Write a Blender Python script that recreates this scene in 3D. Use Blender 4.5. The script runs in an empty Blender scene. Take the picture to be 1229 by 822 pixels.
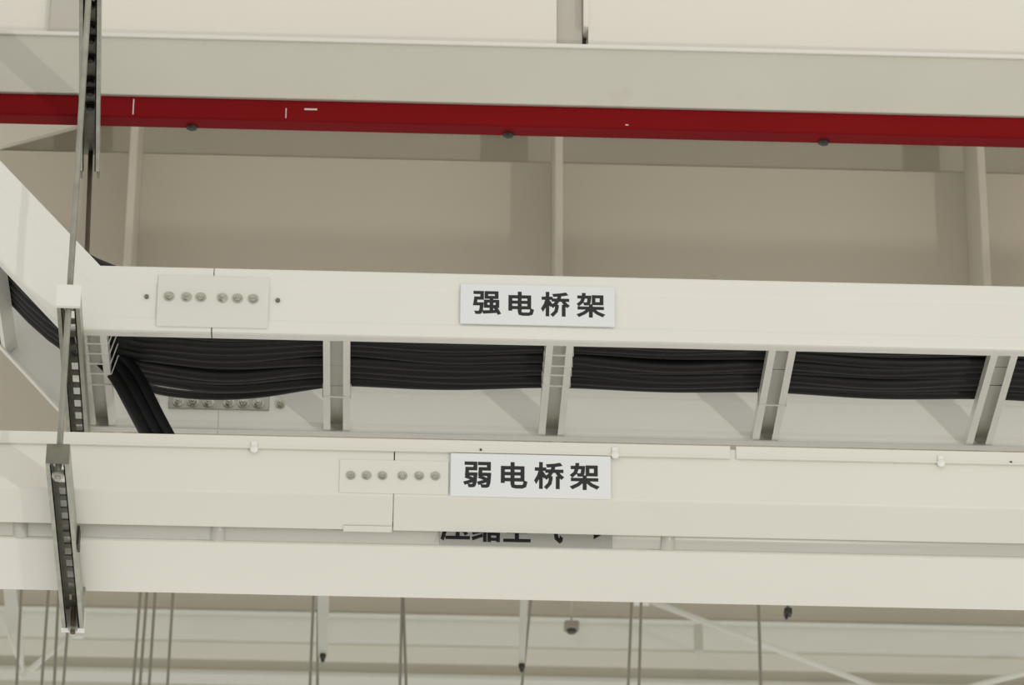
import bpy, bmesh, math, random
from mathutils import Vector, Matrix

random.seed(7)
S = bpy.context.scene
COL = S.collection

# ------------------------------------------------------------------ camera
IW, IH, FPX = 1229.0, 822.0, 5211.0
PITCH, YAW, ROLL = math.radians(28.3), 0.0321, 0.0071
EYE = Vector((0, 0, 1.6))
FW = Vector((math.sin(YAW) * math.cos(PITCH), math.cos(YAW) * math.cos(PITCH), math.sin(PITCH)))
_r0 = Vector((math.cos(YAW), -math.sin(YAW), 0))
_u0 = _r0.cross(FW)
RT = _r0 * math.cos(ROLL) + _u0 * math.sin(ROLL)
UP = _u0 * math.cos(ROLL) - _r0 * math.sin(ROLL)
cd = bpy.data.cameras.new('camera')
cam = bpy.data.objects.new('camera', cd)
COL.objects.link(cam)
cd.sensor_fit = 'HORIZONTAL'
cd.sensor_width = 36
cd.lens = FPX / IW * 36
cd.clip_start = 0.05
cd.clip_end = 200
cd.dof.use_dof = True
cd.dof.focus_distance = 5.85
cd.dof.aperture_fstop = 20
M4 = Matrix((RT, UP, -FW)).transposed().to_4x4()
M4.translation = EYE
cam.matrix_world = M4
S.camera = cam

# ------------------------------------------------------------------ light
w = bpy.data.worlds.new('hall_light')
S.world = w
w.use_nodes = True
bg = w.node_tree.nodes['Background']
bg.inputs['Color'].default_value = (1.0, 0.975, 0.908, 1)
bg.inputs['Strength'].default_value = 0.77

KEY = Vector((3.4, 0.0, 1.37))
ld = bpy.data.lights.new('work_lamp', 'SPOT')
ld.energy = 290
ld.color = (1.0, 0.965, 0.88)
ld.shadow_soft_size = 0.06
ld.spot_size = math.radians(60)
ld.spot_blend = 0.6
lo = bpy.data.objects.new('work_lamp', ld)
COL.objects.link(lo)
lo.location = KEY
lo.rotation_euler = (Vector((0.2, 6.0, 4.8)) - KEY).to_track_quat('-Z', 'Y').to_euler()

S.view_settings.view_transform = 'Standard'
S.view_settings.look = 'None'
S.view_settings.gamma = 1
S.view_settings.use_curve_mapping = False
S.view_settings.exposure = 0.0


def at(x, y, Y):
    """the place at depth Y that the photograph shows at pixel x, y"""
    d = FW + RT * ((x - IW / 2) / FPX) - UP * ((y - IH / 2) / FPX)
    return EYE + d * (Y / d.y)


def atz(x, y, Z):
    d = FW + RT * ((x - IW / 2) / FPX) - UP * ((y - IH / 2) / FPX)
    return EYE + d * ((Z - EYE.z) / d.z)


# ------------------------------------------------------------------ materials
MATS = {}


def mat(name, col, rough=0.5, metal=0.0, var=0.03, scale=6.0, bump=0.0, bscale=200.0, stretch=(1, 1, 1), spec=0.5, dirt=None):
    m = bpy.data.materials.new(name)
    m.use_nodes = True
    nt = m.node_tree
    b = nt.nodes['Principled BSDF']
    b.inputs['Roughness'].default_value = rough
    b.inputs['Metallic'].default_value = metal
    b.inputs['Specular IOR Level'].default_value = spec
    tc = nt.nodes.new('ShaderNodeTexCoord')
    mp = nt.nodes.new('ShaderNodeMapping')
    mp.inputs['Scale'].default_value = stretch
    nt.links.new(tc.outputs['Object'], mp.inputs['Vector'])
    n = nt.nodes.new('ShaderNodeTexNoise')
    n.inputs['Scale'].default_value = scale
    n.inputs['Detail'].default_value = 4
    nt.links.new(mp.outputs['Vector'], n.inputs['Vector'])
    cr = nt.nodes.new('ShaderNodeValToRGB')
    cr.color_ramp.elements[0].position = 0.3
    cr.color_ramp.elements[1].position = 0.7
    lo_ = [max(0, c * (1 - var)) for c in col]
    hi_ = [min(1, c * (1 + var)) for c in col]
    cr.color_ramp.elements[0].color = (*lo_, 1)
    cr.color_ramp.elements[1].color = (*hi_, 1)
    nt.links.new(n.outputs['Fac'], cr.inputs['Fac'])
    out = cr.outputs['Color']
    if dirt:
        n2 = nt.nodes.new('ShaderNodeTexNoise')
        n2.inputs['Scale'].default_value = dirt[1]
        n2.inputs['Detail'].default_value = 6
        nt.links.new(tc.outputs['Object'], n2.inputs['Vector'])
        r2 = nt.nodes.new('ShaderNodeValToRGB')
        r2.color_ramp.elements[0].position = 0.66
        r2.color_ramp.elements[1].position = 0.78
        nt.links.new(n2.outputs['Fac'], r2.inputs['Fac'])
        mx = nt.nodes.new('ShaderNodeMixRGB')
        mx.inputs['Color2'].default_value = (*dirt[0], 1)
        mu = nt.nodes.new('ShaderNodeMath')
        mu.operation = 'MULTIPLY'
        mu.inputs[1].default_value = dirt[2]
        nt.links.new(r2.outputs['Color'], mu.inputs[0])
        nt.links.new(mu.outputs[0], mx.inputs['Fac'])
        nt.links.new(out, mx.inputs['Color1'])
        out = mx.outputs['Color']
    nt.links.new(out, b.inputs['Base Color'])
    if bump:
        nb = nt.nodes.new('ShaderNodeTexNoise')
        nb.inputs['Scale'].default_value = bscale
        nt.links.new(mp.outputs['Vector'], nb.inputs['Vector'])
        bp = nt.nodes.new('ShaderNodeBump')
        bp.inputs['Strength'].default_value = bump
        bp.inputs['Distance'].default_value = 0.001
        nt.links.new(nb.outputs['Fac'], bp.inputs['Height'])
        nt.links.new(bp.outputs['Normal'], b.inputs['Normal'])
    MATS[name] = m
    return m


mat('tray_paint', (0.78, 0.775, 0.725), 0.33, var=0.015, scale=3, bump=0.04, dirt=((0.55, 0.52, 0.44), 14, 0.18))
mat('weak_paint', (0.75, 0.735, 0.67), 0.36, var=0.015, scale=3, bump=0.04, dirt=((0.58, 0.54, 0.45), 9, 0.12))
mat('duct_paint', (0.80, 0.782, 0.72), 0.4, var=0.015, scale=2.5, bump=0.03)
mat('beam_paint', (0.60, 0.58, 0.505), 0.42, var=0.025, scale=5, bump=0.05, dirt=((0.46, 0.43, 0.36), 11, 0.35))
mat('plate_paint', (0.72, 0.72, 0.665), 0.4, var=0.015)
mat('girder_paint', (0.64, 0.605, 0.525), 0.6, var=0.03, scale=2.0, bump=0.05, bscale=60)
mat('panel_paint', (0.83, 0.805, 0.735), 0.5, var=0.02, scale=1.2)
mat('post_shade_paint', (0.56, 0.54, 0.48), 0.5, var=0.02)  # grey of the joint post and chips, also the painted strut shadow
mat('red_paint', (0.21, 0.006, 0.008), 0.6, var=0.12, scale=7, bump=0.08, bscale=90, stretch=(0.25, 1, 1), spec=0.06)
mat('galvanised', (0.42, 0.42, 0.36), 0.42, 0.75, var=0.14, scale=40, bump=0.1, bscale=300)
mat('dull_steel', (0.22, 0.215, 0.175), 0.5, 0.7, var=0.2, scale=50, bump=0.1)
mat('dark_rod', (0.13, 0.105, 0.07), 0.55, 0.5, var=0.15, scale=60)
mat('zinc_bolt', (0.50, 0.50, 0.44), 0.35, 0.85, var=0.15, scale=120)
mat('bolt_dark', (0.05, 0.045, 0.04), 0.5, 0.4, var=0.2, scale=100)
mat('cable_black', (0.009, 0.009, 0.0105), 0.5, var=0.3, scale=30, bump=0.15, bscale=60, stretch=(0.05, 1, 1), spec=0.35)
mat('cap_plastic', (0.80, 0.80, 0.76), 0.45, var=0.01)
mat('tie_plastic', (0.74, 0.73, 0.66), 0.45, var=0.02)
mat('sign_board', (0.78, 0.80, 0.82), 0.3, var=0.01)
mat('sign_grey', (0.45, 0.45, 0.42), 0.4, var=0.02)
mat('sign_ink', (0.012, 0.0125, 0.013), 0.5, var=0.1)
mat('pipe_paint', (0.54, 0.53, 0.48), 0.35, 0.1, var=0.04, scale=9, stretch=(0.2, 1, 1))
mat('far_white', (0.665, 0.67, 0.61), 0.5, var=0.04, scale=3, stretch=(0.3, 1, 1))
mat('far_tan', (0.55, 0.53, 0.45), 0.6, var=0.04, scale=2, stretch=(0.4, 1, 1))
mat('far_dark_tan', (0.50, 0.47, 0.395), 0.6, var=0.03, scale=2)
mat('far_rod', (0.25, 0.235, 0.19), 0.6, 0.1, var=0.1)
mat('far_metal', (0.47, 0.47, 0.41), 0.5, 0.1, var=0.06)

# threads for the hanger rods: fine rings along the rod
for nm in ('galvanised', 'dark_rod'):
    m = MATS[nm].copy()
    m.name = nm + '_thread'
    nt = m.node_tree
    b = nt.nodes['Principled BSDF']
    tc = nt.nodes.new('ShaderNodeTexCoord')
    wv = nt.nodes.new('ShaderNodeTexWave')
    wv.bands_direction = 'Z'
    wv.inputs['Scale'].default_value = 200
    nt.links.new(tc.outputs['Object'], wv.inputs['Vector'])
    bp = nt.nodes.new('ShaderNodeBump')
    bp.inputs['Strength'].default_value = 0.5
    bp.inputs['Distance'].default_value = 0.001
    nt.links.new(wv.outputs['Fac'], bp.inputs['Height'])
    nt.links.new(bp.outputs['Normal'], b.inputs['Normal'])
    MATS[m.name] = m


# ------------------------------------------------------------------ builders
class MB:
    def __init__(self):
        self.v, self.f, self.smooth = [], [], []

    def add(self, vs, fs, smooth=False):
        o = len(self.v)
        self.v += [Vector(q) for q in vs]
        self.f += [tuple(i + o for i in q) for q in fs]
        self.smooth += [smooth] * len(fs)
        return self

    def box(self, a, b):
        (x0, y0, z0), (x1, y1, z1) = a, b
        return self.add([(x0, y0, z0), (x1, y0, z0), (x1, y1, z0), (x0, y1, z0), (x0, y0, z1), (x1, y0, z1), (x1, y1, z1), (x0, y1, z1)],
                        [(0, 3, 2, 1), (4, 5, 6, 7), (0, 1, 5, 4), (1, 2, 6, 5), (2, 3, 7, 6), (3, 0, 4, 7)])

    def bbox(self, a, b, bev=0.001, seg=1):
        bm = bmesh.new()
        bmesh.ops.create_cube(bm, size=1)
        c = [(a[i] + b[i]) / 2 for i in range(3)]
        s = [abs(b[i] - a[i]) for i in range(3)]
        for v in bm.verts:
            v.co = Vector([c[i] + v.co[i] * s[i] for i in range(3)])
        bmesh.ops.bevel(bm, geom=list(bm.edges), offset=min(bev, min(s) * 0.45), segments=seg, affect='EDGES', profile=0.5)
        bm.verts.index_update()
        self.add([v.co.copy() for v in bm.verts], [tuple(v.index for v in f.verts) for f in bm.faces])
        bm.free()
        return self

    def tube(self, pts, r, n=10, cap=True):
        pts = [Vector(q) for q in pts]
        vs, fs = [], []
        prev = None
        for i, q in enumerate(pts):
            t = (pts[min(i + 1, len(pts) - 1)] - pts[max(i - 1, 0)]).normalized()
            if prev is None:
                a = Vector((0, 0, 1)) if abs(t.z) < 0.8 else Vector((0, 1, 0))
                nrm = (a - t * a.dot(t)).normalized()
            else:
                nrm = (prev - t * prev.dot(t)).normalized()
            prev = nrm
            bi = t.cross(nrm)
            rr = r[i] if isinstance(r, (list, tuple)) else r
            for k in range(n):
                an = 2 * math.pi * k / n
                vs.append(q + nrm * (rr * math.cos(an)) + bi * (rr * math.sin(an)))
        for i in range(len(pts) - 1):
            for k in range(n):
                a, b = i * n + k, i * n + (k + 1) % n
                fs.append((a, b, b + n, a + n))
        self.add(vs, fs, True)
        if cap:
            o = len(self.v) - len(vs)
            self.f += [tuple(o + k for k in reversed(range(n))), tuple(o + len(vs) - n + k for k in range(n))]
            self.smooth += [False, False]
        return self

    def prism(self, c, axis, r, h, n=6, rot=0.0, dome=0.0):
        """regular n-gon prism: base centre c, going h along axis"""
        axis = Vector(axis).normalized()
        a = Vector((0, 0, 1)) if abs(axis.z) < 0.8 else Vector((1, 0, 0))
        u = (a - axis * a.dot(axis)).normalized()
        v = axis.cross(u)
        c = Vector(c)
        rings = [(r, 0), (r, h * 0.8), (r * 0.86, h)]
        if dome:
            rings += [(r * 0.6, h + dome * 0.7), (r * 0.25, h + dome)]
        vs, fs = [], []
        for rr, hh in rings:
            for k in range(n):
                an = rot + 2 * math.pi * k / n
                vs.append(c + axis * hh + u * (rr * math.cos(an)) + v * (rr * math.sin(an)))
        for i in range(len(rings) - 1):
            for k in range(n):
                a_, b_ = i * n + k, i * n + (k + 1) % n
                fs.append((a_, b_, b_ + n, a_ + n))
        fs += [tuple(reversed(range(n))), tuple((len(rings) - 1) * n + k for k in range(n))]
        return self.add(vs, fs)

    def sweep(self, prof, frames, closed=True):
        """prof: list of 2D points; frames: list of functions (a,b)->Vector"""
        n = len(prof)
        vs = [fr(a, b) for fr in frames for (a, b) in prof]
        fs = []
        for i in range(len(frames) - 1):
            for k in range(n if closed else n - 1):
                a, b = i * n + k, i * n + (k + 1) % n
                fs.append((a, b, b + n, a + n))
        if closed:
            fs += [tuple(reversed(range(n))), tuple((len(frames) - 1) * n + k for k in range(n))]
        return self.add(vs, fs)

    def build(self, name, material, parent=None, recalc=True):
        org = parent.location if parent is not None and parent.type == 'EMPTY' else None
        q = parent
        off = Vector((0, 0, 0))
        while q is not None:
            off += q.location
            q = q.parent
        me = bpy.data.meshes.new(name)
        if parent is None:
            # origin at the thing's base centre
            xs = [v.x for v in self.v]; ys = [v.y for v in self.v]; zs = [v.z for v in self.v]
            off = Vector(((min(xs) + max(xs)) / 2, (min(ys) + max(ys)) / 2, min(zs)))
        me.from_pydata([tuple(v - off) for v in self.v], [], self.f)
        me.polygons.foreach_set('use_smooth', self.smooth)
        if recalc:
            bm = bmesh.new()
            bm.from_mesh(me)
            bmesh.ops.recalc_face_normals(bm, faces=list(bm.faces))
            bm.to_mesh(me)
            bm.free()
        me.materials.append(MATS[material])
        me.update()
        o = bpy.data.objects.new(name, me)
        COL.objects.link(o)
        if parent is None:
            o.location = off
        else:
            o.parent = parent
        return o


def tag(o, label, cat, group=None):
    o['label'] = label
    o['category'] = cat
    if group:
        o['group'] = group
    return o


def thing(name, loc, label, cat, group=None):
    o = bpy.data.objects.new(name, None)
    o.empty_display_size = 0.05
    COL.objects.link(o)
    o.location = loc
    return tag(o, label, cat, group)


def struct(o):
    o['kind'] = 'structure'
    return o


def copy_part(o, parent, loc):
    c = o.copy()
    COL.objects.link(c)
    c.parent = parent
    c.location = loc
    return c


def bolt_set(name, base, axis, r, h, parent, material='zinc_bolt', washer=True, stud=0.0):
    m = MB()
    base = Vector(base)
    axis = Vector(axis)
    if washer:
        m.prism(base, axis, r * 1.45, h * 0.22, 14)
    m.prism(base + axis * (h * 0.2), axis, r, h, 6, random.random())
    if stud:
        m.prism(base + axis * h, axis, r * 0.52, stud, 10)
    return m.build(name, material, parent)


# ================================================================== the setting
YW = 7.0          # web of the deep steel girder behind the trays
RIBD = 0.17
z_fl = at(600, 194.5, YW).z
z_gb = at(600, 652, YW).z
wall = MB().box((-4.5, YW, z_gb), (5.5, YW + 0.02, z_fl)).build('wall_back', 'girder_paint')
struct(wall)
wall['label'] = 'beige steel girder web with upright stiffeners behind the trays'
MB().box((-4.5, YW + 0.12, z_fl - 0.25), (5.5, YW + 0.14, z_fl + 0.7)).build('back_plate', 'girder_paint', wall)
MB().bbox((-4.5, YW - 0.28, z_fl + 0.13), (5.5, YW + 0.12, z_fl + 0.15), 0.002).build('shade_flange', 'girder_paint', wall)  # hidden flange added to keep overhead light off the back plate
rib_x = [at(157, 235, YW - RIBD).x, at(671, 245, YW - RIBD).x, at(1181, 255, YW - RIBD).x]
sp = (rib_x[2] - rib_x[0]) / 2
for x in [rib_x[0] - 3 * sp, rib_x[0] - 2 * sp, rib_x[0] - sp] + rib_x + [rib_x[2] + sp, rib_x[2] + 2 * sp, rib_x[2] + 3 * sp]:
    MB().bbox((x - 0.007, YW - RIBD, z_gb), (x + 0.007, YW, z_fl + 0.13), 0.002).build('stiffener', 'girder_paint', wall)

# light wall panels above the girder
YU = 5.53
z_u0 = at(600, 112, YU).z
px0 = at(668, 25, YU).x
px1 = at(706, 25, YU).x
upper = MB().box((-4.0, YU, z_u0), (px0, YU + 0.05, z_u0 + 2.6)).build('wall_upper', 'panel_paint')
struct(upper)
upper['label'] = 'cream white wall panels above the trays'
MB().box((px1, YU - 0.004, z_u0), (5.0, YU + 0.05, z_u0 + 2.6)).build('panel', 'panel_paint', upper)
pst = MB().bbox((px0, YU + 0.012, z_u0), (at(699, 25, YU).x, YU + 0.05, z_u0 + 2.6), 0.001).build('upright_strip', 'post_shade_paint', upper)  # grey post between the panels
MB().bbox((at(700, 25, YU).x, YU - 0.010, at(703, 36, YU).z), (px1, YU + 0.03, z_u0 + 2.6), 0.001).build('joint_strip', 'panel_paint', upper)
MB().bbox((at(700, 25, YU).x, YU + 0.02, z_u0), (px1 - 0.002, YU + 0.03, at(703, 37, YU).z), 0.001).build('dark_gap', 'bolt_dark', upper)
MB().bbox((at(60, 20, YU).x, YU - 0.012, z_u0), (at(108, 20, YU).x, YU, z_u0 + 2.6), 0.002).build('upright_strip', 'post_shade_paint', upper)  # grey strip paints in the shadow of the strut and rods

# far end of the hall, seen under the girder
YB = 13.0
farw = MB().box((-9, YB, at(600, 1100, YB).z), (11, YB + 0.1, at(600, 250, YB).z)).build('wall_far', 'far_tan')
struct(farw)
farw['label'] = 'dim beige far wall seen below the lowest trunking'

ZCEIL = 9.0
ceil = MB().box((-9, YW + 0.1, ZCEIL), (11, YB + 0.1, ZCEIL + 0.1)).build('ceiling', 'panel_paint')
struct(ceil)
ceil['label'] = 'pale roof deck over the far part of the hall'
# cream plate added for the lit wedge at the girder's upper left
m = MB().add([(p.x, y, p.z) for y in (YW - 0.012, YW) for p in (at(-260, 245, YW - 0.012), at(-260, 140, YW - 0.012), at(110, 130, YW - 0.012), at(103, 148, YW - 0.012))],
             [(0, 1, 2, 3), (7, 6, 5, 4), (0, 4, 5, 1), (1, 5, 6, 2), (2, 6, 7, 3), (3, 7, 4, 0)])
m.build('flat_plate', 'panel_paint', wall)

# ================================================================== strong-current ladder tray
YF, YR = 5.12, 5.424
ZB = at(600, 406, YF).z
RAIL_H = at(600, 328.5, YF).z - ZB
X1 = 2.6
XC = at(76, 402, YF).x
BR = math.radians(48.0)
TH = math.tan(BR / 2)
BRL = 1.1
lad = thing('ladder_cable_tray', (0.2, (YF + YR) / 2, ZB), 'cream white ladder cable tray holding thick black cables, bent upward at left', 'cable tray')


def rail_prof():
    t = 0.002
    h = RAIL_H
    d = 0.0013
    # (depth behind front face, height): outer skin then inner skin
    out = [(0.018, 0.0), (0.005, 0.0), (0.002, 0.0012), (0.0004, 0.004), (0.0, 0.008), (0.0, 0.017), (d, 0.021), (d, h - 0.029), (0.0, h - 0.025),
           (0.0, h - 0.004), (0.0012, h - 0.001), (0.004, h), (0.018, h)]
    inn = [(0.018, h - t), (0.005, h - t), (t + 0.0008, h - 0.005), (t, h - 0.026), (t + d, h - 0.03), (t + d, 0.022), (t, 0.016), (t, 0.008), (0.005, t), (0.018, t)]
    return out + inn


def frame_line(x, front, sgn):
    return lambda a, b: Vector((x, front + sgn * a, ZB + b))


def frame_mitre(front, sgn):
    return lambda a, b: Vector((XC + b * TH, front + sgn * a, ZB + b))


def frame_branch(s, front, sgn):
    # point s metres up the riser
    return lambda a, b: Vector((XC - s * math.cos(BR) + b * math.sin(BR), front + sgn * a, ZB + s * math.sin(BR) + b * math.cos(BR)))


XJ = at(257, 326, YF).x   # joint between fitting and straight length
for front, sg in ((YF, 1), (YR, -1)):
    xj = XJ if sg == 1 else at(262, 505, YR).x
    m = MB().sweep(rail_prof(), [frame_line(X1, front, sg), frame_line(xj + 0.0008, front, sg)])
    m.build('side_rail', 'tray_paint', lad)
    m = MB().sweep(rail_prof(), [frame_line(xj - 0.0008, front, sg), frame_mitre(front, sg), frame_branch(BRL, front, sg)])
    m.build('riser_rail', 'tray_paint', lad)

# rungs: lipped channel, open side down
RW, RH = 0.0365, 0.020
RZ = ZB + 0.0022


def rung_mesh(fr, y0, y1):
    t = 0.0016
    hw = RW / 2
    lip = 0.0095
    prof = [(-hw, 0), (-hw + lip, 0), (-hw + lip, t), (-hw + t, t), (-hw + t, RH - t), (hw - t, RH - t), (hw - t, t), (hw - lip, t), (hw - lip, 0), (hw, 0), (hw, RH), (-hw, RH)]
    m = MB()
    n = len(prof)
    vs = [fr(a, b, y0) for a, b in prof] + [fr(a, b, y1) for a, b in prof]
    fs = [(k, (k + 1) % n, n + (k + 1) % n, n + k) for k in range(n)]
    # the end faces as quads of the thin wall
    for o in (0, n):
        fs += [tuple(o + i for i in q) for q in ((0, 1, 2, 3), (0, 3, 4, 11), (4, 5, 10, 11), (5, 6, 9, 10), (6, 7, 8, 9))]
    return m.add(vs, fs)


rung_x = [at(112, 405, YF).x - 0.002] + [-0.0707 + 0.3003 * k for k in range(9)]
for x in rung_x:
    rung_mesh(lambda a, b, y, x=x: Vector((x + a, y, RZ + b)), YF + 0.003, YR - 0.003).build('rung', 'tray_paint', lad)
s0 = 0.176
for k in range(3):
    s = s0 + 0.3 * k
    rung_mesh(lambda a, b, y, s=s: Vector((XC - (s - a) * math.cos(BR) + (b + 0.0022) * math.sin(BR), y, ZB + (s - a) * math.sin(BR) + (b + 0.0022) * math.cos(BR))),
              YF + 0.003, YR - 0.003).build('rung', 'tray_paint', lad)

# coupling plate and bolts on the front rail
a_, b_ = at(190, 334, YF), at(321, 399, YF)
cp = MB().bbox((a_.x, YF - 0.0025, ZB + 0.006), (b_.x, YF - 0.0002, at(250, 332, YF).z), 0.0008).build('coupling_plate', 'plate_paint', lad)
for x, y in ((203, 357), (224, 357.6), (241, 358), (267, 358.8), (285, 359.4), (304, 360)):
    p_ = at(x, y, YF)
    bolt_set('bolt', (p_.x, YF - 0.0025, p_.z), (0, -1, 0), 0.0052, 0.0045, cp, stud=0.003)
for x, y in ((176, 356), (333.5, 360.5)):
    p_ = at(x, y, YF)
    bolt_set('bolt', (p_.x, YF + 0.0022, p_.z), (0, -1, 0), 0.0032, 0.004, lad, 'dull_steel', washer=False)
# coupling plate inside the rear rail
yi = YR - 0.0036
a_, b_ = at(203, 477, yi), at(323, 493, yi)
cp2 = MB().bbox((a_.x, yi - 0.002, b_.z), (b_.x, yi, b_.z + 0.034), 0.0006).build('coupling_plate', 'galvanised', lad)
for x in (214, 231.5, 250, 275, 292, 310):
    p_ = at(x, 483 + (x - 214) * 0.022, yi)
    bolt_set('bolt', (p_.x, yi - 0.002, p_.z), (0, -1, 0), 0.0056, 0.006, cp2, stud=0.004)
for x, y in ((185.5, 482), (336.5, 485)):
    p_ = at(x, y, yi)
    bolt_set('bolt', (p_.x, yi, p_.z), (0, -1, 0), 0.005, 0.006, lad, stud=0.005)

# ------------------------------------------------------------------ the black cables in it
CR = 0.0092
NEAR_Y = YF + 0.0185


def cable_path(y, z0, ph, sag, lift=0.0, cut=0.0):
    """from the right end, over the rungs with a slight sag between them, up the riser"""
    pts = []
    x = X1
    while x > XC + 0.06 + cut:
        k = (x - rung_x[1]) / 0.3003
        sg = sag * (0.5 - 0.5 * math.cos(2 * math.pi * k))
        yy = y + 0.0035 * math.sin(3.1 * x + ph) + 0.002 * math.sin(9 * x + 2 * ph)
        left = max(0.0, min(1.0, (0.05 - x) / 0.4))
        if rung_x[0] < x < rung_x[1]:      # the first bay bows away from the front rail
            yy += 0.14 * max(0.0, y - NEAR_Y) * math.sin(math.pi * (x - rung_x[0]) / (rung_x[1] - rung_x[0])) ** 2
        pts.append(Vector((x, yy, z0 - sg + 0.002 * math.sin(5 * x + ph * 1.7) + lift * left)))
        x -= 0.05
    b = (z0 - ZB)
    last = None
    for i in range(7):
        s = 0.06 + cut * 0.9 + (BRL - 0.08 - cut) * i / 6
        p = Vector((XC - s * math.cos(BR) + (b + lift) * math.sin(BR), y + 0.003 * math.sin(s * 6 + ph), ZB + s * math.sin(BR) + (b + lift) * math.cos(BR)))
        pts.append(p)
    # round the bend
    out = [pts[0]]
    for i in range(1, len(pts)):
        out.append(pts[i])
    for _ in range(2):
        q = [out[0]]
        for i in range(len(out) - 1):
            q.append(out[i] * 0.75 + out[i + 1] * 0.25)
            q.append(out[i] * 0.25 + out[i + 1] * 0.75)
        q.append(out[-1])
        out = q
    return out


ORD = ['first', 'second', 'third', 'fourth', 'fifth', 'sixth', 'seventh', 'eighth', 'ninth', 'tenth', 'eleventh', 'twelfth']
zc = RZ + RH + CR + 0.0005
lower_y = [NEAR_Y + 0.010 + i * 0.0197 for i in range(9)]
for i, y in enumerate(lower_y):
    sag = 0.004 + 0.005 * random.random()
    pts = cable_path(y, zc, i * 1.3, sag)
    o = MB().tube(pts, CR, 8).build('power_cable', 'cable_black')
    tag(o, 'black power cable lying on the ladder rungs, %s from the front rail' % ORD[i], 'cable', 'black cables in the ladder tray')
for i in range(7):
    y = NEAR_Y + 0.02 + i * 0.0197
    pts = cable_path(y, zc + 0.0168, i * 2.1 + 0.6, 0.003, 0.004)
    o = MB().tube(pts, CR, 8).build('power_cable', 'cable_black')
    tag(o, 'black power cable in the second layer of the ladder tray, %s from the front rail' % ORD[i], 'cable', 'black cables in the ladder tray')
# loose cables that arch over the bend
for i, (y, cut) in enumerate(((NEAR_Y + 0.018, 0.072), (NEAR_Y + 0.042, 0.085), (NEAR_Y + 0.066, 0.078))):
    pts = cable_path(y, zc + 0.036, i * 1.9, 0.002, 0.012, cut)
    o = MB().tube(pts, CR, 8).build('power_cable', 'cable_black')
    tag(o, 'black power cable arching over the bend above the front rail, %s from the front' % ORD[i], 'cable', 'black cables in the ladder tray')

# ================================================================== lower strut level: positions
YN = 5.0
ZS = at(68, 558, YN).z          # underside of the lower strut
SH = 0.030                      # strut section
ZT = ZS + SH                    # what the trays stand on
YQ0 = atz(600, 597.8, ZT).y     # front of the weak-current tray
YQ1 = atz(600, 640, ZT).y
ZD = ZT + 0.009                 # the trunking stands on pads
YD0 = atz(600, 658.5, ZD).y
YD1 = atz(600, 720.4, ZD).y

# ------------------------------------------------------------------ weak-current tray
wt = thing('solid_cable_tray', (0.2, (YQ0 + YQ1) / 2, ZT), 'cream solid cable tray with a clipped lid below the ladder tray', 'cable tray')
zlip0 = at(600, 545.5, YQ0).z
zlip1 = at(600, 530.5, YQ0).z
XS = at(472, 610, YQ0).x


def trough(x0, x1, dz):
    t = 0.0016
    h = zlip1 - 0.004 - ZT
    W = YQ1 - YQ0
    r = 0.0025
    prof = [(0.0, h), (0.0, r), (r * 0.3, r * 0.3), (r, 0.0), (W - r, 0.0), (W - r * 0.3, r * 0.3), (W, r), (W, h), (W - t, h), (W - t, t), (t, t), (t, h)]
    return MB().sweep(prof, [(lambda a, b, x=x: Vector((x, YQ0 + a, ZT + b + dz))) for x in (x0, x1)])


trough(-2.6, XS - 0.0008, 0.0).build('trough', 'weak_paint', wt)
trough(XS + 0.0008, X1, 0.0).build('trough', 'weak_paint', wt)
XV = at(880, 553, YQ0).x


def lid(x0, x1):
    t = 0.0015
    W = YQ1 - YQ0 + 0.005
    L = zlip1 - zlip0
    o = -0.0025
    # top sheet with turned-down lips, the lower edge of each lip rolled outwards
    prof = [(o, 0), (o, -L + 0.003), (o - 0.0022, -L + 0.0018), (o - 0.0022, -L), (o + t, -L), (o + t, -t), (o + W - t, -t), (o + W - t, -L), (o + W, -L), (o + W, 0)]
    return MB().sweep(prof, [(lambda a, b, x=x: Vector((x, YQ0 + a, zlip1 + b))) for x in (x0, x1)])


lid(-2.6, XV - 0.004).build('lid', 'weak_paint', wt)
lid(XV + 0.004, X1).build('lid', 'weak_paint', wt)
for x, y in ((305, 541), (738, 548), (1129, 558)):
    p_ = at(x, y, YQ0)
    m = MB().prism((p_.x, YQ0 - 0.004, p_.z), (0, -1, 0), 0.0052, 0.003, 14, dome=0.001)
    m.bbox((p_.x - 0.004, YQ0 - 0.0052, p_.z), (p_.x + 0.004, YQ0 - 0.0036, p_.z + 0.012), 0.0005)
    m.build('lid_clip', 'cap_plastic', wt)
for x, y in ((577, 541), (1213, 556)):
    p_ = at(x, y, YQ0)
    bolt_set('screw', (p_.x, YQ0 - 0.0026, p_.z), (0, -1, 0), 0.0016, 0.0016, wt, 'bolt_dark', washer=False)
a_, b_ = at(408, 550, YQ0), at(538, 597, YQ0)
cpw = MB().bbox((a_.x, YQ0 - 0.002, ZT + 0.003), (b_.x, YQ0 - 0.0002, at(470, 553, YQ0).z), 0.0006).build('coupling_plate', 'weak_paint', wt)
for x in (421, 440, 459, 483, 503, 522.5):
    p_ = at(x, 571.3 + (x - 421) * 0.008, YQ0)
    bolt_set('bolt', (p_.x, YQ0 - 0.002, p_.z), (0, -1, 0), 0.0046, 0.004, cpw, stud=0.003)
MB().bbox((at(411, 630, YQ0).x, YQ1 - 0.016, ZT - 0.0018), (XS - 0.001, YQ1 + 0.001, ZT - 0.0002), 0.0006).build('joint_strip', 'weak_paint', wt)

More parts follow.
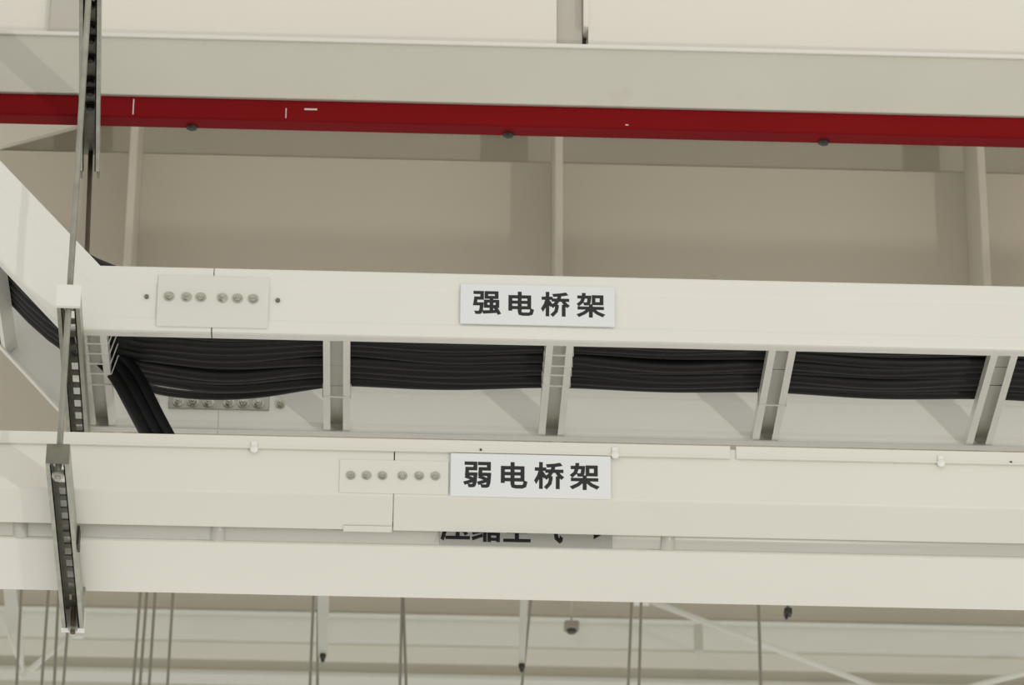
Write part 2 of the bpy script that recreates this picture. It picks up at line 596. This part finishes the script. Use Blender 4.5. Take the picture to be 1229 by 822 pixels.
# ------------------------------------------------------------------ compressed-air pipe and wide trunking behind
yp = (YQ1 + YD0) / 2 + 0.002
pr = 0.0145
pipe = thing('air_pipe', (0.2, yp, ZT), 'light grey compressed air pipe between the solid tray and the wide trunking', 'pipe')
MB().tube([(-2.6, yp, ZT + pr), (X1, yp, ZT + pr)], pr, 20).build('tube', 'pipe_paint', pipe)
for x in (26, 262, 800):
    c = atz(x, 645 + x * 0.021, ZT + 0.004)
    m = MB().tube([(c.x - 0.009, yp, ZT + pr), (c.x + 0.009, yp, ZT + pr)], pr + 0.0022, 20)
    m.build('coupling', 'pipe_paint', pipe)

tr = thing('wide_trunking', (0.2, (YD0 + YD1) / 2, ZD), 'wide plain cream trunking, lowest of the long trays', 'trunking')
W = YD1 - YD0
prof = [(0, 0.05), (0, 0.003), (0.001, 0.001), (0.003, 0), (W - 0.003, 0), (W - 0.001, 0.001), (W, 0.003), (W, 0.05)]
MB().sweep(prof, [(lambda a, b, x=x: Vector((x, YD0 + a, ZD + b))) for x in (-2.6, X1)]).build('body', 'duct_paint', tr)
MB().bbox((-2.6, YD0 - 0.0015, ZD + 0.038), (X1, YD1 + 0.0015, ZD + 0.0515), 0.0008).build('lid', 'duct_paint', tr)

for y in (YD0 + 0.008, YD1 - 0.016):
    MB().bbox((-0.442, y, ZT + 0.0002), (-0.411, y + 0.008, ZD), 0.0006).build('support_pad', 'galvanised', tr)

# ------------------------------------------------------------------ three drop cables into the lidded tray
for i in range(3):
    dx = (0, 12, 26)[i]
    p0 = at(70 + dx * 0.5, 395 - i * 4, 5.25)
    p1 = at(112 + dx * 0.9, 424 - i * 3, 5.262)
    p2 = at(138 + dx, 450 - i * 2, 5.262)
    p3 = at(160 + dx, 492, 5.235)
    p4 = at(182 + dx, 533, 5.21)
    p5 = p4 + (p4 - p3) * 0.4
    raw = [p0, p1, p2, p3, p4, p5]
    for _ in range(3):
        q = [raw[0]]
        for k in range(len(raw) - 1):
            q += [raw[k] * 0.75 + raw[k + 1] * 0.25, raw[k] * 0.25 + raw[k + 1] * 0.75]
        q.append(raw[-1])
        raw = q
    o = MB().tube(raw, 0.0088, 8).build('drop_cable', 'cable_black')
    tag(o, 'black cable dropping from the ladder tray to the solid tray, %s of three' % ('left', 'middle', 'right')[i], 'cable', 'black drop cables')

raw = [atz(x, y, zc - 0.004) for x, y in ((120, 434), (150, 455), (185, 468.5), (230, 474.5), (275, 475.5), (320, 472), (365, 464), (410, 458))]
raw += [Vector((raw[-1].x + 0.1, lower_y[7], zc + 0.036)), Vector((0.4, lower_y[6], zc + 0.036))]
for _ in range(2):
    q = [raw[0]]
    for k in range(len(raw) - 1):
        q += [raw[k] * 0.75 + raw[k + 1] * 0.25, raw[k] * 0.25 + raw[k + 1] * 0.75]
    q.append(raw[-1])
    raw = q
o = MB().tube(raw, 0.006, 8).build('power_cable', 'cable_black')
tag(o, 'thin loose black cable bowed away from the bundle right of the drop cables', 'cable', 'black cables in the ladder tray')

# ================================================================== red tube and the beam over it
ZR = at(107, 207, 5.5).z + SH
yr1 = atz(600, 163.4, ZR).y
yr0 = yr1 - 0.030
hr = at(600, 126.6, yr0).z - ZR
red = thing('red_tube', (0.2, (yr0 + yr1) / 2, ZR), 'glossy red square steel tube running under the grey-white beam', 'tube')
m = MB()
r = 0.003
m.sweep([(0, r), (r * .3, r * .3), (r, 0), (0.03 - r, 0), (0.03 - r * .3, r * .3), (0.03, r), (0.03, hr), (0, hr)], [(lambda a, b, x=x: Vector((x, yr0 + a, ZR + b))) for x in (-2.6, X1)])
m.build('tube', 'red_paint', red)
for k in range(-4, 6):
    x = 0.1665 + 0.4596 * k
    m = MB().prism((x, yr1 - 0.006, ZR + 0.001), (0, 0, -1), 0.0085, 0.0045, 6, 0.3, dome=0.002)
    m.build('bolt', 'bolt_dark', red)
yb0 = yr0 - 0.005
zb0 = ZR + hr + 0.0005
zb1 = at(600, 52.5, yb0).z
bm_ = thing('white_beam', (0.2, yb0 + 0.03, zb0), 'grey-white box beam with a painted highlight along its top edge above the red tube', 'beam')
m = MB()
h = zb1 - zb0
m.sweep([(0, 0.001), (0.001, 0), (0.055, 0), (0.055, h), (0.003, h), (0.0, h - 0.003), (0, 0.001)][:6], [(lambda a, b, x=x: Vector((x, yb0 + a, zb0 + b))) for x in (-2.6, X1)])
m.build('body', 'beam_paint', bm_)
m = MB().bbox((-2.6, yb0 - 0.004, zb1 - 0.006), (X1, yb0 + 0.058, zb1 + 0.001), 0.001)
m.build('top_highlight', 'duct_paint', bm_)  # paler paint stands in for the highlight along the edge
for x0, y0, x1, y1, wd in ((160, 119, 160, 141, 0.0004), (343, 130, 343.3, 148, 0.0004), (366, 131.5, 380, 131, 0.0018), (751.5, 150, 753.5, 150, 0.002)):
    q0, q1 = at(x0, y0, yr0), at(x1, y1, yr0)
    m = MB().box((min(q0.x, q1.x) - wd / 2, yr0 - 0.0003, max(min(q0.z, q1.z), ZR + 0.004) - wd / 2), (max(q0.x, q1.x) + wd / 2, yr0, max(q0.z, q1.z) + wd / 2))
    m.build('paint_chip', 'post_shade_paint', red)


# ================================================================== slotted struts
def strut(name, near, far, label, slot0=0.03, cap_near=None, cap_far=None, width=0.030, pitch=0.0366, material='galvanised', slots=99):
    """C channel, open side down, running from near to far (points on the centre of the underside)"""
    near, far = Vector(near), Vector(far)
    L = (far - near).length
    d = (far - near).normalized()
    sd = d.cross(Vector((0, 0, 1))).normalized()
    upv = sd.cross(d)
    e = thing(name, near, label, 'strut', 'slotted steel struts')

    def P(a, l, b):
        return near + sd * a + d * l + upv * b

    def bar(m, a0, a1, l0, l1, b0, b1):
        vs = [P(a, l, b) for b in (b0, b1) for (a, l) in ((a0, l0), (a1, l0), (a1, l1), (a0, l1))]
        m.add(vs, [(0, 3, 2, 1), (4, 5, 6, 7), (0, 1, 5, 4), (1, 2, 6, 5), (2, 3, 7, 6), (3, 0, 4, 7)])
    hw, t = width / 2, 0.002
    m = MB()
    for s in (-1, 1):
        bar(m, s * hw, s * (hw - t), 0, L, 0, SH)
        bar(m, s * (hw - t), s * (hw - 0.007), 0, L, 0, t)
        bar(m, s * (hw - 0.007), s * (hw - 0.007 + t * 0.8), 0, L, 0, 0.006)
    m.build('channel', material, e)
    # slotted web
    m = MB()
    hs = 0.0045
    bar(m, -hw + t, -hs, 0, L, SH - t, SH)
    bar(m, hs, hw - t, 0, L, SH - t, SH)
    l = 0.0
    pos = slot0
    while pos + 0.024 < L and slots > 0:
        slots -= 1
        bar(m, -hs, hs, l, pos, SH - t, SH)
        l = pos + 0.023
        pos += pitch
    bar(m, -hs, hs, l, L, SH - t, SH)
    m.build('slotted_web', 'dull_steel', e)
    for which, l0, l1 in ((cap_near, -0.002, 0.004), (cap_far, L - 0.012, L + 0.002)):
        if which:
            m = MB()
            bar(m, -hw - 0.001, hw + 0.001, l0, l1, -0.001, SH + 0.001)
            m.build('end_cap', which, e)
    return e


XN = -0.4215
s1 = strut('slotted_strut', (XN, 5.002, ZB - SH), (-0.431, 5.505, ZB - SH), 'slotted strut with a white end cap under the ladder tray', cap_near='cap_plastic', slot0=0.028)
s2 = strut('slotted_strut', (-0.4225, YN, ZS), (-0.4297, 5.515, ZS), 'slotted strut carrying the solid tray and wide trunking', slot0=0.05, cap_far='cap_plastic')
s3 = strut('slotted_strut', (-0.4175, 4.985, ZR - SH), (-0.4448, 5.497, ZR - SH), 'dark slotted strut crossing the red tube at top left', slot0=0.02, slots=3)
# open near end of the lower strut: end plate with a square washer
MB().bbox((-0.4225 - 0.015, YN - 0.001, ZS + 0.002), (-0.4225 + 0.015, YN + 0.001, ZS + SH), 0.0005).build('end_plate', 'dull_steel', s2)
for s in (-1, 1):
    MB().bbox((-0.4445 + s * 0.0125 - 0.0015, 5.497, ZR - SH - 0.001), (-0.4445 + s * 0.0125 + 0.0015, 5.517, ZR - SH + 0.012), 0.0004).build('end_tab', 'dull_steel', s3)
# joint sleeve inside the top strut, dark bolts along it
for l in (0.10, 0.155, 0.19, 0.24, 0.30, 0.33, 0.37):
    bolt_set('bolt', (-0.4175 - 0.0273 * l / 0.512, 4.985 + l, ZR - 0.003), (0, 0, -1), 0.006, 0.006, s3, 'bolt_dark')
# hold-down clamp beside the lower strut
MB().box((-0.4105, YQ1 + 0.004, ZS + 0.003), (-0.4075, YQ1 + 0.03, ZT)).build('hold_down_clamp', 'bolt_dark', s2)

# hanger rods
def rod(name, top, bot, r, label, material, nuts, group):
    top, bot = Vector(top), Vector(bot)
    e = thing(name, bot, label, 'rod', group)
    MB().tube([bot, top], r, 12).build('threaded_shaft', material, e)
    for z in nuts:
        p = bot + (top - bot) * ((z - bot.z) / (top.z - bot.z))
        m = MB().prism(p, (0, 0, 1), r * 1.85, r * 1.5, 6, 0.2)
        m.build('nut', 'zinc_bolt', e)
    return e


ROD = 0.0042
rod('hanger_rod', (-0.4165, 5.012, 7.2), (-0.4225, 5.02, ZS - 0.012), ROD, 'bright threaded rod through the near ends of the struts',
    'galvanised_thread', [ZS - 0.008, ZS + 0.010, ZB - SH + 0.006, ZR - SH - 0.006], 'hanger rods')
rod('hanger_rod', (-0.4435, 5.488, ZR + 0.01), (-0.4285, 5.495, ZS - 0.012), 0.0036, 'dark brown threaded rod behind the trays at the far ends of the struts',
    'dark_rod_thread', [ZS - 0.008, ZT, ZB, ZB - SH - 0.006], 'hanger rods')

# ================================================================== cable ties on the rungs
def tie(x, y, label, skew=0.0, top=0.022):
    m = MB()
    hw = RW / 2 + 0.001
    z0 = RZ - 0.0012
    wd = 0.0012
    t = 0.0011
    zt = RZ + RH + top
    m.box((x - hw, y - wd, z0), (x + hw, y + wd, z0 + t))
    for s in (-1, 1):
        xx = x + s * hw
        m.add([(xx - t / 2, y - wd, z0), (xx + t / 2, y - wd, z0), (xx + t / 2, y + wd, z0), (xx - t / 2, y + wd, z0),
               (xx - t / 2 + s * skew, y - wd, zt), (xx + t / 2 + s * skew, y - wd, zt), (xx + t / 2 + s * skew, y + wd, zt), (xx - t / 2 + s * skew, y + wd, zt)],
              [(0, 3, 2, 1), (4, 5, 6, 7), (0, 1, 5, 4), (1, 2, 6, 5), (2, 3, 7, 6), (3, 0, 4, 7)])
    o = m.build('cable_tie', 'tie_plastic')
    return tag(o, label, 'cable tie', 'pale cable ties on the rungs')


for i, y in enumerate((426, 439, 450, 463)):
    p_ = atz(670, y, RZ)
    tie(rung_x[2], p_.y, 'pale cable tie on the rung below the upper sign, %s from the front rail' % ORD[i])
for i, y in enumerate((412, 424, 436, 448, 461)):
    p_ = atz(110, y, RZ)
    tie(rung_x[0], p_.y, 'pale cable tie on the rung beside the capped strut, %s from the front rail' % ORD[i], 0.012)
tie(rung_x[1], atz(404, 476, RZ).y, 'single pale cable tie on the rung right of the drop cables', 0, 0.006)
tie(rung_x[3], atz(930, 486, RZ).y, 'single pale cable tie on the second rung right of the upper sign', 0, 0.006)


# ================================================================== signs
def glyph(ch, cx, cz, y, size, parent, wide=1.0, bold=0.028):
    c = bpy.data.curves.new('character', 'FONT')
    c.body = ch
    c.size = 1.0
    c.bevel_depth = bold
    c.bevel_resolution = 0
    c.resolution_u = 2
    o = bpy.data.objects.new('character_source', c)
    COL.objects.link(o)
    bpy.context.view_layer.update()
    dg = bpy.context.evaluated_depsgraph_get()
    me = bpy.data.meshes.new_from_object(o.evaluated_get(dg))
    bpy.data.objects.remove(o)
    xs = [v.co.x for v in me.vertices]
    ys = [v.co.y for v in me.vertices]
    mx, my = (min(xs) + max(xs)) / 2, (min(ys) + max(ys)) / 2
    k = size
    off = parent.location.copy()
    for v in me.vertices:
        v.co = Vector((cx + (v.co.x - mx) * k * wide, y - v.co.z * k * 0.15, cz + (v.co.y - my) * k)) - off
    me.materials.clear()
    me.materials.append(MATS['sign_ink'])
    me.name = 'character'
    g = bpy.data.objects.new('character', me)
    COL.objects.link(g)
    g.parent = parent
    return g


def sign(label, y, x0, x1, z0, z1, board='sign_board', t=0.003, tilt=0.0):
    e = thing('sign_plate', ((x0 + x1) / 2, y, z0), label, 'sign', 'tray name signs')
    MB().bbox((x0, y - t, z0), (x1, y, z1), 0.0008).build('board', board, e)
    return e


ys = YF - 0.0008
c0, c1 = at(552, 388, ys), at(737.5, 345, ys)
e = sign('white sign reading 强电桥架 on the ladder tray', ys, c0.x, c1.x, at(645, 391, ys).z, at(645, 343.5, ys).z)
for ch, px in zip('强电桥架', (584.5, 625.5, 666.5, 709)):
    p_ = at(px, 364.8 + (px - 584.5) * 0.0236, ys)
    glyph(ch, p_.x, p_.z, ys - 0.0032, 0.0385, e)
ys = YQ0 - 0.0022
e = sign('white sign reading 弱电桥架 on the solid lidded tray', ys, at(540.5, 570, ys).x, at(733, 573, ys).x, at(637, 597.5, ys).z, at(637, 546.5, ys).z)
for ch, px in zip('弱电桥架', (572.7, 617, 659, 701.6)):
    p_ = at(px, 570.8 + (px - 572.7) * 0.018, ys)
    glyph(ch, p_.x, p_.z, ys - 0.0032, 0.0405, e, 0.97)
ys = yp - pr - 0.0006
e = sign('grey sign reading 压缩空气 on the air pipe, half hidden by the solid tray', ys, at(527, 650, ys).x, at(735, 650, ys).x, at(631, 657.5, ys).z, at(631, 657.5, ys).z + 0.062, 'sign_grey', 0.002)
for ch, px in zip('压缩空气', (546.5, 583.5, 620.5, 657.5)):
    p_ = at(px, 634.5 + (px - 546.5) * 0.02, ys)
    glyph(ch, p_.x, p_.z, ys - 0.0022, 0.0405, e)
p_ = at(707, 638, ys)
m = MB()
yy = ys - 0.0023
m.add([(p_.x - 0.02, yy, p_.z - 0.003), (p_.x + 0.008, yy, p_.z - 0.003), (p_.x + 0.008, yy, p_.z + 0.003), (p_.x - 0.02, yy, p_.z + 0.003)], [(0, 1, 2, 3)])
m.add([(p_.x + 0.006, yy, p_.z - 0.0125), (p_.x + 0.025, yy, p_.z), (p_.x + 0.006, yy, p_.z + 0.0125)], [(0, 1, 2)])
m.build('arrow', 'sign_ink', e)


# ================================================================== far background under the girder
def far_beam(name, label, y_top, y_bot, Y, depth, material, parts=()):
    z1, z0 = at(600, y_top, Y).z, at(600, y_bot, Y).z
    o = thing(name, (0.4, Y, z0), label, 'beam', 'far roof beams')
    MB().bbox((-7, Y, z0), (9, Y + depth, z1), 0.004).build('web', material, o)
    return o, z0, z1


o, z0, z1 = far_beam('roof_beam', 'dull tan far beam just below the wide trunking', 690, 741, 12.0, 0.03, 'far_dark_tan')
MB().bbox((-7, 11.95, z0 - 0.012), (9, 12.03, z0), 0.002).build('flange', 'far_dark_tan', o)
o, z0, z1 = far_beam('roof_beam', 'pale far beam below the dull tan one', 742, 776, 11.88, 0.03, 'far_white')
MB().bbox((-7, 11.86, z1 - 0.012), (9, 11.92, z1 - 0.001), 0.002).build('flange', 'far_white', o)
MB().bbox((-7, 11.88, z0 - 0.008), (9, 12.0, z0), 0.002).build('flange', 'far_tan', o)
o, z0, z1 = far_beam('roof_beam', 'tan far beam with a pale edge at the bottom of the picture', 777, 818, 12.5, 0.03, 'far_tan')
MB().bbox((-7, 12.45, z0 - 0.016), (9, 12.53, z0), 0.002).build('flange', 'far_white', o)

YH = 8.6
HG = 'far hanger rods'


def far_rod(x0, y0, x1, y1, label, r=0.0032, Y=YH, material='far_rod'):
    a, b = at(x0, y0, Y), at(x1, y1, Y)
    d = (b - a) / (b.z - a.z)      # per metre of height
    top = a + d * (ZCEIL - a.z)
    bot = a + d * (-1.15)
    o = MB().tube([bot, top], r, 8).build('far_rod', material)
    return tag(o, label, 'rod', HG)


far_rod(25, 718, 21, 800, 'thin far rod nearest the left edge below the trunking')
far_rod(57.5, 718, 50, 822, 'thin far rod just left of the white-capped strut end')
far_rod(70, 718, 65, 822, 'thin far rod directly behind the white-capped strut end')
far_rod(84, 718, 76, 822, 'thin far rod touching the right side of the capped strut end')
far_rod(168, 716, 160, 822, 'left rod of the close trio of far rods')
far_rod(176, 716, 168, 822, 'middle rod of the close trio of far rods')
far_rod(186, 716, 179, 822, 'right rod of the close trio of far rods')
far_rod(206, 740, 201, 822, 'single far rod right of the close trio')
far_rod(376, 722, 372, 822, 'left far rod of the pair beside the left hanging bracket')
far_rod(382, 722, 381, 822, 'right far rod of the pair beside the left hanging bracket')
far_rod(482.5, 720, 480, 822, 'left of the two touching far rods left of the middle')
far_rod(484, 720, 487.5, 822, 'right of the two touching far rods left of the middle')
far_rod(637, 722, 633, 760, 'short looking far rod beside the middle hanging bracket', 0.003)
far_rod(758, 724, 754, 822, 'left of the two parallel far rods right of the middle')
far_rod(769.5, 724, 767, 822, 'right of the two parallel far rods right of the middle')
far_rod(910.5, 730, 913, 822, 'lone far rod on the right half of the picture', 0.0036)


def far_bracket(x0, y0, x1, y1, w0, label):
    Z = at(x0, y0, 7.9).z
    a, b = at(x0, y0, 7.9), atz(x1, y1, Z)
    d = (b - a).normalized()
    a = a - d * 0.35
    e = thing('hanging_bracket', b, label, 'bracket', 'far hanging brackets')
    sd = d.cross(Vector((0, 0, 1))).normalized()
    m = MB()
    hw = w0 / 2
    for o0, o1, z0, z1 in ((-hw, hw, 0.0, 0.004), (-hw, -hw + 0.004, 0.004, 0.026), (hw - 0.004, hw, 0.004, 0.026)):
        vs = [p + sd * o_ + Vector((0, 0, z)) for z in (z0, z1) for p, o_ in ((a, o0), (a, o1), (b, o1 * 0.7), (b, o0 * 0.7))]
        m.add(vs, [(0, 3, 2, 1), (4, 5, 6, 7), (0, 1, 5, 4), (1, 2, 6, 5), (2, 3, 7, 6), (3, 0, 4, 7)])
    m.build('channel', 'far_metal', e)
    MB().prism(b - d * 0.012 + Vector((0, 0, -0.0002)), (0, 0, -1), 0.0065, 0.008, 8, dome=0.01).build('rod_end', 'bolt_dark', e)
    MB().tube([b - d * 0.012 + Vector((0, 0, 0.004)), b - d * 0.012 + Vector((0, 0, ZCEIL - b.z))], 0.003, 8).build('stem', 'far_rod', e)
    return e


far_bracket(388, 718, 387.5, 788, 0.028, 'grey hanging bracket with a dark tip, left one below the trunking')
far_bracket(629, 722, 626, 800, 0.018, 'pale hanging bracket with a dark tip below the middle of the trunking')


def far_bar(x0, y0, Y0, x1, y1, Y1, r, label, name='roof_brace'):
    a, b = at(x0, y0, Y0), at(x1, y1, Y1)
    e = thing(name, b, label, 'brace', 'far roof braces')
    d = (b - a).normalized()
    MB().tube([a, b], r, 8).build('bar', 'far_white', e)
    MB().bbox(a - Vector((r * 2.4, r, r * 2.4)), a + Vector((r * 2.4, r, r * 2.4)), 0.002).build('flat_plate', 'far_white', e)  # gusset at one end of the brace
    return e


far_bar(770, 717, 10.8, 1100, 843, 10.8, 0.009, 'pale slanting roof brace at the lower right')
far_bar(1130, 833, 11.2, 1300, 790, 11.2, 0.009, 'faint roof brace rising to the lower right corner')
far_bar(92, 757, 9.0, 25, 813, 9.0, 0.007, 'pale brace slanting down to the left from the capped strut')
p0, p1 = at(838, 750, 10.75), at(837, 783, 10.75)
o = MB().bbox((p0.x - 0.012, 10.74, p1.z), (p0.x + 0.012, 10.76, p0.z), 0.002).build('brace_drop', 'far_metal')
tag(o, 'short grey strap hanging from the slanting roof brace', 'strap')
# tapering pale post at the far left
a, b, c_ = at(6, 700, 9.4), at(22, 700, 9.4), at(28, 796, 9.4)
m = MB()
vs = []
for Y in (9.4, 9.46):
    for q in (at(3, 690, 9.4), at(17, 690, 9.4), at(27, 770, 9.4), at(27, 796, 9.4), at(14, 772, 9.4), at(7, 750, 9.4)):
        vs.append((q.x, Y, q.z))
m.add(vs, [tuple(range(6)), tuple(range(11, 5, -1))] + [(k, (k + 1) % 6, 6 + (k + 1) % 6, 6 + k) for k in range(6)])
tag(m.build('gusset_plate', 'far_white'), 'pale pointed steel plate at the far lower left', 'plate')
# small fittings
p_ = at(686, 752, 10.5)
e = thing('small_lamp', p_, 'small dark fitting hanging below the middle right of the trunking', 'fitting')
MB().bbox((p_.x - 0.02, 10.48, p_.z - 0.010), (p_.x + 0.02, 10.52, p_.z + 0.012), 0.006, 2).build('body', 'far_rod', e)
MB().prism((p_.x, 10.5, p_.z - 0.010), (0, 0, -1), 0.013, 0.008, 10).build('lens', 'bolt_dark', e)
MB().tube([(p_.x, 10.5, p_.z), (p_.x, 10.5, ZCEIL)], 0.003, 6).build('stem', 'far_metal', e)
p_ = at(945, 736, 7.01)
e = thing('small_clamp', p_, 'tiny dark clamp hanging under the right part of the trunking', 'clamp')
MB().bbox((p_.x - 0.006, 7.0, p_.z - 0.004), (p_.x + 0.008, 7.02, p_.z + 0.008), 0.002).build('jaw', 'bolt_dark', e)
MB().prism((p_.x - 0.002, 7.01, p_.z - 0.004), (0, 0, -1), 0.003, 0.007, 8).build('screw', 'bolt_dark', e)
MB().tube([(p_.x + 0.001, 7.01, p_.z), (p_.x + 0.001, 7.01, z_gb + 0.001)], 0.003, 6).build('rod', 'far_rod', e)
